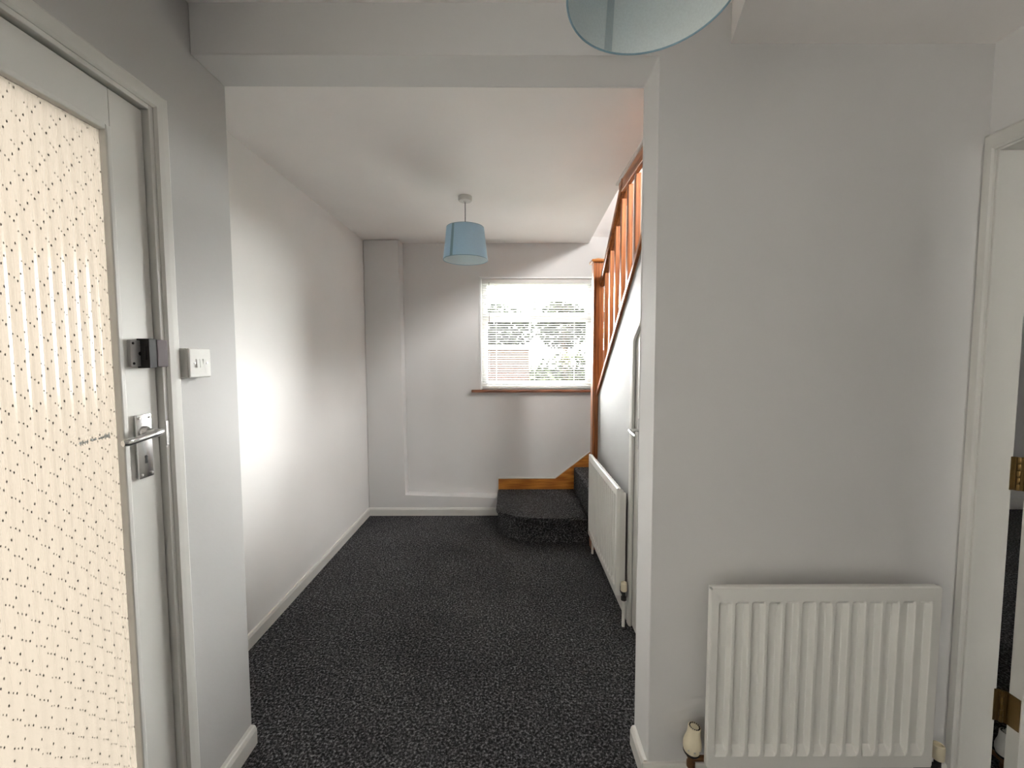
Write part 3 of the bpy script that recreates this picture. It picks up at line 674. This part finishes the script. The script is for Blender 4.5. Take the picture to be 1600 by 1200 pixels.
# ---------------------------------------------------------------- garden seen through the blind
def leaves(n, c, r, size, rnd, flat=1.0):
    bm = BM()
    for i in range(n):
        while True:
            v = Vector((rnd.uniform(-1, 1), rnd.uniform(-1, 1), rnd.uniform(-1, 1)))
            if .25 < v.length < 1: break
        p = Vector((c[0]+v.x*r[0], c[1]+v.y*r[1], c[2]+v.z*r[2]))
        q = Matrix.Rotation(rnd.uniform(0, 2*PI), 3, 'Z') @ Matrix.Rotation(rnd.uniform(-1.2, 1.2), 3, 'X')
        s = size*rnd.uniform(.6, 1.3)
        bm.faces.new([bm.verts.new(p + q @ Vector(k)) for k in ((-s*.5, 0, 0), (0, -s, 0), (s*.5, 0, 0), (0, s, 0))])
    return bm
def leafmat(name, col):
    m, nt, b = new_mat(name)
    v = coords(nt); n = N(nt, 'ShaderNodeTexNoise', Scale=2.5, Detail=4.0); nt.links.new(v, n.inputs['Vector'])
    r = ramp(nt, [(0.3, tuple(c*.55 for c in col)), (0.7, tuple(c*1.3 for c in col))]); nt.links.new(n.outputs['Fac'], r.inputs['Fac'])
    nt.links.new(r.outputs['Color'], b.inputs['Base Color']); b.inputs['Roughness'].default_value = .9; b.inputs['Specular IOR Level'].default_value = 0.0
    return m
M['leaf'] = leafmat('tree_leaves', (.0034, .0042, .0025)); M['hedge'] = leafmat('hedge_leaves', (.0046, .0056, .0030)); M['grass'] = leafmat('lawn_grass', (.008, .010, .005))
M['bark'] = plain('tree_bark', (.06, .045, .035), .9); M['paving'] = paint('pale_paving', (.74, .72, .69), .9, .3, 12, .1)
def brickmat():
    m, nt, b = new_mat('red_brickwork')
    tc = nt.nodes.new('ShaderNodeTexCoord'); mp = nt.nodes.new('ShaderNodeMapping'); mp.inputs['Rotation'].default_value = (PI/2, 0, 0)
    nt.links.new(tc.outputs['Object'], mp.inputs['Vector'])
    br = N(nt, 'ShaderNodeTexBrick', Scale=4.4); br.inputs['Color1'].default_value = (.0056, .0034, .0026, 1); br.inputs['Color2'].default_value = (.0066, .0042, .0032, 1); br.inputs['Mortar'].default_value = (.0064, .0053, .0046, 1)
    nt.links.new(mp.outputs['Vector'], br.inputs['Vector']); nt.links.new(br.outputs['Color'], b.inputs['Base Color']); b.inputs['Roughness'].default_value = .9; b.inputs['Specular IOR Level'].default_value = 0.0
    return m
M['brick'] = brickmat()
bm = BM(); box(bm, -40, 40, -40, 60, -.22, -.16); solo('ground', bm, 'grass', 'green lawn outside the garden window', 'lawn', kind='structure')
bm = BM(); box(bm, -3, 7, YW+.25, 8.2, -.16, -.13); solo('patio', bm, 'paving', 'pale paved patio outside the garden window', 'patio', kind='structure')
gw = thing('garden_wall', 'red brick garden wall standing beyond the patio', 'garden wall', (-1.2, 11.2, -.16))
bm = BM(); box(bm, -4.0, .50, 11.1, 11.34, -.16, 1.66); part('brickwork', bm, 'brick', gw, world=True)
bm = BM(); box(bm, -4.05, .55, 11.05, 11.39, 1.66, 1.73, .01); part('coping', bm, 'paving', gw, world=True)
rnd = random.Random(11)
hd = thing('hedge', 'broad green hedge beyond the patio beside the brick wall', 'hedge', (2.2, 12.4, -.16))
part('foliage', leaves(5200, (2.3, 12.4, .55), (2.0, .8, 1.15), .10, rnd), 'hedge', hd, world=True)
for x in (1.2, 2.0, 2.8):
    bm = BM(); tube(bm, [(x, 12.4, -.16), (x+.05, 12.4, .8)], .04, 8); part('stem', bm, 'bark', hd, world=True)
def tree(c, r, h, n, label):
    t = thing('tree', label, 'tree', (c[0], c[1], -.16))
    bm = BM(); tube(bm, [(c[0], c[1], -.16), (c[0]+.1, c[1], h*.5), (c[0]+.05, c[1], h)], .12, 8, [.16, .11, .05]); part('trunk', bm, 'bark', t, world=True)
    part('crown', leaves(n, (c[0], c[1], h), r, .14, rnd), 'leaf', t, world=True)
tree((2.1, 17.0), (1.15, 1.1, 1.0), 2.75, 2400, 'small leafy tree rising behind the hedge')
tree((-.9, 19.0), (2.0, 1.4, 1.2), 2.7, 4200, 'wide dark tree behind the brick garden wall')
tree((6.4, 18.0), (1.8, 1.5, 1.6), 3.2, 2600, 'tall tree standing right of the hedge over the lawn')
